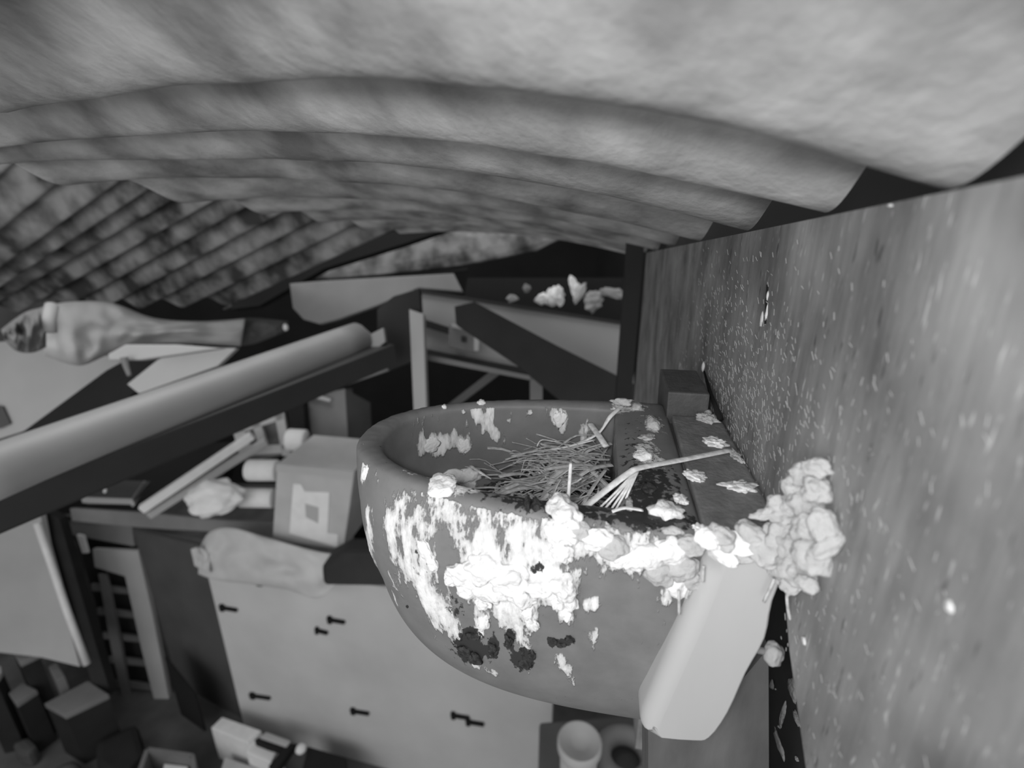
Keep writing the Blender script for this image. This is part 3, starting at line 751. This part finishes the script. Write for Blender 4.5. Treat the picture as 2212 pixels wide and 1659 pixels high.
# paper scraps on the panel
for i, (x, y, rx, ry, rl, lab, m) in enumerate([(1200, 640, 20, 20, 0.5, 'large crumpled white paper scrap on the dark panel top', M_paper), (1178, 645, 20, 12, 0.2, 'white paper scrap lying left against the large crumpled one', M_paper),
        (1240, 620, 9, 22, 0.2, 'upright curled paper strip right of the large crumpled scrap', M_paper), (1252, 634, 9, 24, -0.5, 'leaning curled paper strip furthest up the panel top', M_pale),
        (1282, 650, 18, 20, -0.4, 'dull grey paper scrap between the strips and the wall trim', M_panel), (1330, 634, 30, 10, -0.2, 'grey paper sheet lying next to the wall trim', M_panel), (1350, 655, 7, 22, 0, 'narrow hanging paper strip next to the wall trim', M_pale),
        (1106, 645, 11, 9, 0.3, 'small lone grey scrap at the left end of the pile', M_panel), (1138, 622, 8, 8, 0.3, 'tiny grey scrap above the left end of the pile', M_mid)]):
    c = P(x, y, 1.66); k = 1.66 / F
    o = mk('paper_scrap', *blob(c, (0.1, -1, 0.2), rx * k, ry * k, min(rx, ry) * k * 0.5, 400 + i, 0.6, 1.8, 3, rl), m, None)
    tag(o, lab, 'paper', 'paper scraps on the panel top')
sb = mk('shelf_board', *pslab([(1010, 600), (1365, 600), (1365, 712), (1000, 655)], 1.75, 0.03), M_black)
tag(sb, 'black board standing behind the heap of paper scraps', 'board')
rp = mk('tub_lid', *pslab([(625, 612), (700, 606), (980, 590), (1000, 630), (905, 622), (815, 660), (730, 690), (690, 700), (655, 690), (632, 665)], 1.9, 0.03), M_mid, None, bevel=0.004)
tag(rp, 'pale flat sheet with a round corner showing above the rafter end', 'sheet')

# ------------------------------------------------------------------ left: bundle and boards above the rafter
bn = thing('folded_tarpaulin', P(300, 720, 1.75), 'long pale folded tarpaulin slung under the eave on the left', 'tarpaulin')
mk('sheet', *drape([(88, 664), (150, 652), (240, 654), (330, 686), (430, 694), (530, 688)], [(96, 768), (170, 790), (230, 768), (300, 746), (400, 742), (520, 748)], 1.55, 1.85, 0.06, 3, 0.05, 5.0), M_cloth, bn, True)
mk('dark_end', *drape([(490, 692), (540, 686), (590, 690), (622, 694)], [(480, 746), (540, 745), (590, 728), (620, 716)], 1.88, 1.95, 0.03, 5, 0.02, 3.0), M_midd, bn, True)
mk('strap', *sweep([P(112, 660, 1.42), P(106, 690, 1.40), P(108, 718, 1.40)], 0.016, 10), M_pale, bn, True)
mk('rim_bead', *blob(P(617, 707, 1.86), (0, -1, 0), 0.010, 0.014, 0.01, 4, 0.1, sub=2), M_paper, bn, True)
bk = mk('grey_sack', *drape([(2, 712), (30, 690), (60, 672), (100, 662)], [(10, 735), (35, 758), (70, 762), (100, 750)], 1.36, 1.42, 0.05, 11, 0.05, 5.0), M_mid, None, True)
tag(bk, 'grey crumpled sack hanging at the left end of the folded tarpaulin', 'sack')
pbd = thing('pale_board', P(100, 850, 1.5), 'large pale board leaning at the left edge behind the rafter', 'board')
mk('sheet', *pslab([(-120, 745), (60, 735), (240, 770), (300, 760), (180, 880), (70, 925), (-120, 985)], [1.92] * 7, 0.02), M_pale, pbd)
mk('notch', *pslab([(-40, 870), (5, 878), (22, 915), (0, 925), (-40, 930)], 1.91, 0.006), M_midd, pbd)
pk = mk('bright_plank', *pslab([(232, 765), (270, 744), (380, 744), (480, 752), (300, 778), (235, 778)], 1.42, 0.03), M_pale, None, bevel=0.004)
tag(pk, 'short bright plank end under the folded tarpaulin', 'plank')
hook = mk('hook', *sweep(catmull([P(268, 772, 1.40), P(272, 790, 1.40), P(280, 812, 1.40)], 4), 0.010, 8, taper=[1 - 0.06 * i for i in range(9)]), M_mid, None, True)
tag(hook, 'short curved hook hanging from the bright plank end', 'hook')
db = mk('dark_slab', *pslab([(-60, 1010), (60, 925), (230, 800), (300, 762), (420, 742), (350, 800), (250, 880), (-60, 1060)], 1.62, 0.05), M_black)  # flat black slab laid along the upper side of the rafter
tag(db, 'black slab running just above and behind the grey rafter', 'beam')
pt = mk('pale_offcut', *pslab([(275, 830), (340, 778), (400, 750), (510, 752), (470, 790), (300, 850)], 1.58, 0.02), M_pale)
tag(pt, 'pale triangular board offcut just above the grey rafter', 'board')

# ------------------------------------------------------------------ cabinet and clutter
cab = thing('storage_cabinet', onz(540, 1575, 0), 'tall cabinet with dark side and large pale hooked board face', 'cabinet')
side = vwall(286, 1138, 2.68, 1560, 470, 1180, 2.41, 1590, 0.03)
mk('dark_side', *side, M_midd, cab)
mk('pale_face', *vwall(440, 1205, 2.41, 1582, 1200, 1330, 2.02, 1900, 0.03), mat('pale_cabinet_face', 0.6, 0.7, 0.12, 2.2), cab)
def facept(x, y):                            # pixel on the pale face
    A, B = P(440, 1205, 2.41), P(1200, 1330, 2.02); n = (B - A).cross(Vector((0, 0, 1))).normalized()
    r = ray(x, y); t = (A - CAM).dot(n) / r.dot(n); return CAM + r * t, (n if n.dot(r) < 0 else -n)
for (x, y, l) in ((480, 1310, 34), (712, 1336, 34), (685, 1359, 24), (545, 1500, 40), (762, 1533, 36), (978, 1542, 36), (1010, 1556, 36), (560, 1255, 50)):
    c, n = facept(x, y); e, _ = facept(x + l, y + 6)
    mk('hook_with_shadow', *join(bar(c + n * 0.006, e + n * 0.006, 0.016, 0.014), bar(c - (e - c) * 0.05 + n * 0.008, c + (e - c) * 0.18 + n * 0.008, 0.016, 0.034)), M_black, cab)  # each black bar is a hook with its cast shadow streak built in
mk('cabinet_top', *prism([P(286, 1138, 2.68), P(470, 1180, 2.41), P(1200, 1330, 2.02), P(1150, 1250, 2.35)], (0, 0, -0.02)), M_mid, cab)
mk('dark_kickboard', *vwall(355, 1420, 2.73, 1560, 420, 1500, 2.6, 1580, 0.01), M_black, cab)
sh = mk('shelf_plank', *pslab([(150, 1098), (310, 1108), (480, 1125), (600, 1130), (600, 1158), (470, 1150), (300, 1140), (155, 1126)], [2.7, 2.6, 2.5, 2.45, 2.45, 2.5, 2.6, 2.7], 0.03), M_mid, None, bevel=0.005)
tag(sh, 'grey shelf plank running below the white rolls', 'shelf')
ds = mk('dust_sheet', *drape([(432, 1182), (452, 1150), (500, 1140), (590, 1165), (690, 1192), (765, 1200)], [(428, 1240), (470, 1254), (540, 1262), (620, 1274), (690, 1292), (745, 1240)], 2.28, 2.0, 0.03, 4, 0.06, 4.0), M_cloth2, None, True)
tag(ds, 'pale crumpled dust sheet heaped over the cabinet top', 'sheet')
cc = mk('cloth_corner', *drape([(412, 1186), (430, 1182), (455, 1190)], [(420, 1222), (434, 1230), (452, 1238)], 2.2, 2.2, 0.02, 8, 0.02, 3.0), M_cloth2, None, True)
tag(cc, 'pale folded cloth corner hanging at the left end of the dust sheet', 'cloth')
hat = mk('dark_sack', *prism([P(692, 1222, 1.98), P(740, 1194, 1.98), P(850, 1194, 1.96), P(850, 1268, 1.92), P(694, 1264, 1.94)], Vector((0.01, 0.10, 0.0))), M_dark, None, bevel=0.02)
tag(hat, 'dark flat sack lying right of the dust sheet under the cup', 'sack')
bkb = mk('dark_backboard', *vwall(745, 1000, 2.75, 1900, 860, 1000, 2.75, 1900, 0.03), M_dark)
tag(bkb, 'dark upright board showing between cardboard box and cup', 'board')

bx = thing('cardboard_box', P(680, 1190, 2.0), 'square cardboard box with white label beside the cup', 'box')
bA, bB = P(598, 1000, 2.05), P(765, 1015, 2.0)
fv = [P(598, 1002, 2.05), P(766, 1018, 2.0), P(742, 1188, 2.14), P(588, 1168, 2.19)]
dep = (fv[1] - fv[0]).cross(fv[2] - fv[1]).normalized()
if dep.dot(fv[0] - CAM) < 0: dep = -dep
mk('carton', *prism(fv, dep * 0.28), M_card, bx, bevel=0.006)
def boxpt(u, v, o=0.0):
    return fv[0].lerp(fv[1], u).lerp(fv[3].lerp(fv[2], u), v) - dep * o
mk('label', *prism([boxpt(*q, 0.003) for q in ((0.24, 0.22), (0.34, 0.22), (0.40, 0.30), (0.72, 0.28), (0.76, 0.80), (0.90, 0.80), (0.92, 0.97), (0.24, 0.86))], dep * 0.002), M_paper, bx)
mk('smudge', *prism([boxpt(*q, 0.005) for q in ((0.42, 0.45), (0.60, 0.48), (0.62, 0.68), (0.45, 0.62))], dep * 0.001), M_pale, bx)
mk('tape', *prism([boxpt(*q, 0.003) for q in ((0.0, 0.0), (1.0, 0.0), (1.0, 0.09), (0.0, 0.09))], dep * 0.002), M_pale, bx)

tb = thing('open_carton', P(700, 1000, 2.35), 'tall grey open carton standing behind the cardboard box', 'box')
mk('front', *pslab([(662, 855), (745, 840), (755, 1000), (680, 1000)], 2.55, 0.12), M_mid, tb)
mk('side', *pslab([(745, 840), (800, 870), (805, 1020), (755, 1000)], [2.55, 2.7, 2.7, 2.55], 0.02), M_midd, tb)
mk('flap', *pslab([(690, 836), (735, 822), (742, 830), (700, 845)], 2.53, 0.015), M_paper, tb)
mk('flap', *pslab([(668, 848), (715, 862), (712, 868), (666, 856)], 2.52, 0.015), M_pale, tb)
for (x0, y0, x1, y1, r, d, lab) in ((622, 950, 662, 952, 0.050, 2.3, 'short white roll end beside the open carton'), (535, 1016, 600, 1016, 0.046, 2.2, 'white roll touching the upper left of the cardboard box'),
                                   (520, 1075, 592, 1076, 0.042, 2.2, 'lower white roll left of the cardboard box')):
    o = mk('white_roll', *sweep([P(x0, y0, d), P(x0 + 3, y0, d), P((x0 + x1) / 2, (y0 + y1) / 2, d), P(x1 - 3, y1, d), P(x1, y1, d)], r, 22, taper=[0.9, 1, 1, 1, 0.9]), M_paper, None, True)
    tag(o, lab, 'roll', 'white rolls on the shelf')
o = mk('crumpled_cloth', *cloth(P(462, 1075, 2.1), 0.11, 0.075, 0.05, 12, 0.3), M_paper, None, True)
tag(o, 'bright crumpled white cloth between the pale batten and the rolls', 'cloth')
o = mk('pale_batten', *bar(P(306, 1100, 2.2), P(545, 940, 2.3), 0.035, 0.035), M_paper, None, bevel=0.004)
tag(o, 'upper bright batten slanting up to the right under the rafter', 'batten')
o = mk('pale_batten', *bar(P(322, 1112, 2.24), P(575, 952, 2.36), 0.04, 0.03), M_pale, None, bevel=0.004)
tag(o, 'lower duller batten lying along the bright slanting one', 'batten')
cr = thing('slatted_crate', P(560, 980, 2.45), 'pale slatted crate tilted under the rafter beside the white roll', 'crate')
mk('back', *pslab([(500, 900), (605, 870), (625, 980), (530, 1000)], 2.5, 0.02), M_mid, cr)
for q in ([(495, 905), (520, 898), (545, 985), (520, 990)], [(535, 890), (555, 884), (575, 960), (560, 965)], [(588, 872), (608, 866), (628, 985), (610, 985)], [(500, 925), (610, 890), (612, 905), (505, 940)], [(515, 965), (625, 960), (625, 978), (520, 985)]):
    mk('slat', *pslab(q, 2.45, 0.02), M_card, cr)
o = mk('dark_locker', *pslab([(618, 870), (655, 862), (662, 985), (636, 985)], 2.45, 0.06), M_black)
tag(o, 'narrow black upright board between crate and open carton', 'board')
ty = thing('shallow_tray', P(240, 1085, 2.3), 'dark shallow tray with a pale front lip under the rafter', 'tray')
mk('base', *pslab([(185, 1080), (290, 1080), (325, 1040), (215, 1035)], [2.25, 2.25, 2.45, 2.45], 0.02), M_midd, ty)
mk('front_lip', *pslab([(175, 1074), (285, 1078), (285, 1090), (178, 1086)], 2.24, 0.015), M_panel, ty)
mk('side_lip', *pslab([(285, 1078), (312, 1038), (320, 1042), (292, 1090)], [2.24, 2.45, 2.45, 2.24], 0.015), M_panel, ty)
mk('stud', *blob(P(227, 1060, 2.28), (0, -1, 0.4), 0.008, 0.012, 0.006, 3, 0.1, sub=2), M_paper, ty, True)
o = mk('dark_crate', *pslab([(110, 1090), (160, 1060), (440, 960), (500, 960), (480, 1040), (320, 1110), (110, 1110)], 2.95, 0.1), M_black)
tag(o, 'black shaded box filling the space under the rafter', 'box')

# rack and uprights at lower left
rk = thing('wire_rack', onz(330, 1570, 0), 'tall wire rack with pale frame left of the dark cabinet side', 'rack')
mk('top_rail', *pslab([(108, 1118), (285, 1138), (290, 1180), (125, 1150)], 2.99, 0.05), M_mid, rk)
mk('right_frame', *pslab([(200, 1186), (298, 1190), (330, 1330), (372, 1545), (345, 1560), (305, 1400), (270, 1245), (205, 1225)], 2.96, 0.03), M_pale, rk)
mk('left_frame', *pslab([(128, 1155), (150, 1155), (195, 1300), (225, 1440), (205, 1440), (165, 1300)], 2.98, 0.03), M_midd, rk)
mk('middle_frame', *pslab([(212, 1240), (228, 1240), (262, 1400), (285, 1545), (272, 1545), (240, 1400)], 2.97, 0.02), M_mid, rk)
mk('bright_bracket', *pslab([(165, 1155), (178, 1158), (188, 1195), (178, 1195)], 2.94, 0.02), M_paper, rk)
for i in range(6):
    y = 1262 + i * 52; x = 196 + i * 13
    mk('rung', *pslab([(x, y), (x + 105 - i * 2, y + 12), (x + 107 - i * 2, y + 24), (x + 2, y + 14)], 3.0, 0.02), M_mid, rk)
mk('back_sheet', *pslab([(120, 1150), (290, 1180), (380, 1560), (240, 1520)], 3.06, 0.02), M_steeld, rk)
lw = thing('pale_sheet', P(60, 1250, 2.5), 'pale sheet board standing upright at the lower left edge', 'board')
mk('sheet', *pslab([(-80, 1120), (85, 1098), (100, 1180), (140, 1320), (172, 1440), (90, 1420), (-80, 1400)], 2.6, 0.03), M_pale, lw)
rod = mk('metal_rod', *sweep([P(80, 1130, 2.5), P(110, 1215, 2.5), P(145, 1320, 2.52), P(188, 1435, 2.55)], 0.016, 12), M_paper, None, True)
tag(rod, 'bright thin metal rod standing along the pale sheet board', 'rod')
gp = mk('dark_upright', *pslab([(90, 1100), (128, 1120), (165, 1250), (215, 1420), (240, 1500), (200, 1480), (150, 1330), (110, 1190)], 2.66, 0.05), M_dark)
tag(gp, 'dark upright board between the metal rod and the wire rack', 'board')
# clutter on the floor
def floorbox(px, h, name, label, cat, m, group=None, bev=0.004):
    pts = [onz(x, y, h) for x, y in px]
    o = mk(name, *prism(pts, (0, 0, -h + 0.001)), m, None, bevel=bev)
    return tag(o, label, cat, group)
def lidbox(px, h, name, label, cat, m):
    pts = [onz(x, y, h) for x, y in px]; c = sum(pts, Vector()) / len(pts)
    t = thing(name, Vector((c.x, c.y, 0.001)), label, cat)
    mk('lid', *prism(pts, (0, 0, -0.03)), m, t, bevel=0.004)
    mk('shaded_body', *prism([c + (p - c) * 0.96 - Vector((0, 0, 0.03)) for p in pts], (0, 0, -h + 0.031)), M_dark, t)  # shade of the box sides is put into the dark body colour
    return t
lidbox([(95, 1520), (190, 1470), (235, 1500), (140, 1545)], 0.35, 'grey_box', 'pale grey flat topped box in the middle of the floor clutter', 'box', M_mid)
lidbox([(18, 1497), (48, 1475), (80, 1490), (35, 1520)], 0.36, 'grey_box', 'small square grey box at the far left of the clutter', 'box', M_mid)
lidbox([(78, 1550), (100, 1540), (106, 1556), (88, 1568)], 0.10, 'grey_box', 'low grey box in front of the small square one', 'box', M_midd)
lidbox([(20, 1395), (60, 1375), (85, 1412), (42, 1432)], 0.52, 'carton', 'upper pale carton leaning by the lower left sheet board', 'box', M_mid)
floorbox([(104, 1440), (122, 1430), (140, 1460), (122, 1470)], 0.42, 'grey_plank', 'narrow grey plank leaning beside the upper pale carton', 'plank', M_mid)
lidbox([(-60, 1440), (2, 1438), (4, 1450), (-10, 1470), (-60, 1480)], 0.48, 'pale_tub', 'pale tub cut off by the left frame edge', 'tub', M_pale)
floorbox([(205, 1600), (295, 1560), (312, 1625), (255, 1690), (205, 1650)], 0.13, 'black_sack', 'broad black sack lying in front of the grey boxes', 'sack', M_dark, bev=0.03)
floorbox([(25, 1605), (60, 1590), (80, 1610), (60, 1630), (35, 1625)], 0.10, 'rag', 'small grey rag near the bottom left corner', 'rag', M_midd, bev=0.02)
o = mk('hose', *sweep(catmull([onz(80, 1760, 0.05), onz(110, 1690, 0.05), onz(140, 1665, 0.05), onz(160, 1670, 0.05), onz(170, 1740, 0.05)], 6), 0.03, 10), M_midd, None, True)
tag(o, 'dark curved hose lying at the bottom left', 'hose')
crt = thing('shallow_crate', onz(365, 1640, 0.0), 'open shallow grey crate at the bottom edge', 'crate')
cq = [onz(318, 1618, 0.16), onz(415, 1632, 0.16), onz(425, 1720, 0.16), onz(285, 1710, 0.16)]
mk('base', *prism([c - Vector((0, 0, 0.13)) for c in cq], (0, 0, -0.02)), M_midd, crt)
for i in range(4):
    mk('side', *bar(cq[i] - Vector((0, 0, 0.08)), cq[(i + 1) % 4] - Vector((0, 0, 0.08)), 0.02, 0.16), M_mid, crt)
mk('paper_liner', *prism([onz(x, y, 0.10) for x, y in ((355, 1650), (405, 1656), (410, 1700), (345, 1700))], (0, 0, -0.03)), M_paper, crt)
wb = thing('white_carton', onz(540, 1590, 0.15), 'long bright white carton with black clip on the floor', 'carton')
mk('lid', *prism([onz(x, y, 0.22) for x, y in ((480, 1548), (565, 1578), (535, 1605), (455, 1572))], (0, 0, -0.22)), M_paper, wb, bevel=0.006)
mk('body', *prism([onz(x, y, 0.20) for x, y in ((540, 1590), (605, 1606), (585, 1648), (532, 1625))], (0, 0, -0.20)), M_paper, wb, bevel=0.006)
mk('handle', *prism([onz(x, y, 0.25) for x, y in ((575, 1580), (628, 1600), (618, 1612), (560, 1592))], (0, 0, -0.05)), M_pale, wb, bevel=0.006)
mk('clip', *prism([onz(x, y, 0.24) for x, y in ((550, 1598), (565, 1590), (608, 1605), (638, 1606), (600, 1660), (580, 1655), (610, 1618), (580, 1610))], (0, 0, -0.04)), M_black, wb)
floorbox([(665, 1612), (748, 1636), (748, 1710), (640, 1710)], 0.20, 'black_case', 'black case right of the white carton at the bottom edge', 'case', M_black)
o = mk('white_ball', *blob(onz(650, 1618, 0.24), (0, 0, 1), 0.025, 0.025, 0.02, 5, 0.1, sub=3), M_paper, None, True)
tag(o, 'little round white ball on the corner of the black case', 'ball')
floorbox([(485, 1635), (560, 1660), (560, 1720), (470, 1690)], 0.12, 'paper_sheet', 'pale sheet of paper lying below the white carton', 'paper', M_card)
# bench, tub and reel at the bottom under the cup
bn2 = mk('work_bench', *prism([onz(x, y, 1.0) for x, y in ((1165, 1560), (1420, 1540), (1460, 1900), (1165, 1900))], (0, 0, -1.0)), M_midd, None, bevel=0.01)
tag(bn2, 'dark square workbench below the cup at the bottom edge', 'bench')
tubc = onz(1252, 1602, 1.22); rr = 48 * (proj(tubc)[2]) / F
tbb = thing('plastic_tub', tubc - Vector((0, 0, 0.22)), 'round pale plastic tub standing on the dark workbench', 'tub')
mk('tub_body', *lathe(tubc - Vector((0, 0, 0.219)), [(rr * 0.78, 0), (rr * 0.86, 0.19)]), M_pale, tbb, True)
mk('lid', *lathe(tubc - Vector((0, 0, 0.03)), [(rr * 0.97, 0), (rr, 0.006), (rr, 0.03), (rr * 0.92, 0.036), (rr * 0.86, 0.03), (rr * 0.5, 0.028), (rr * 0.45, 0.022), (0.001, 0.022)]), M_pale, tbb, True)
rc = onz(1352, 1630, 1.05); R = 0.075
V, Fc = [], []
for i in range(28):
    for j in range(12):
        a, b = 2 * PI * i / 28, 2 * PI * j / 12
        V.append(rc + Vector(((R + 0.03 * math.cos(b)) * math.cos(a), (R + 0.03 * math.cos(b)) * math.sin(a), 0.035 * math.sin(b) - 0.014)))
        Fc.append((i * 12 + j, ((i + 1) % 28) * 12 + j, ((i + 1) % 28) * 12 + (j + 1) % 12, i * 12 + (j + 1) % 12))
o = mk('cable_reel', V, Fc, M_mid, None, True)
tag(o, 'grey ring shaped cable reel lying right of the plastic tub', 'reel')
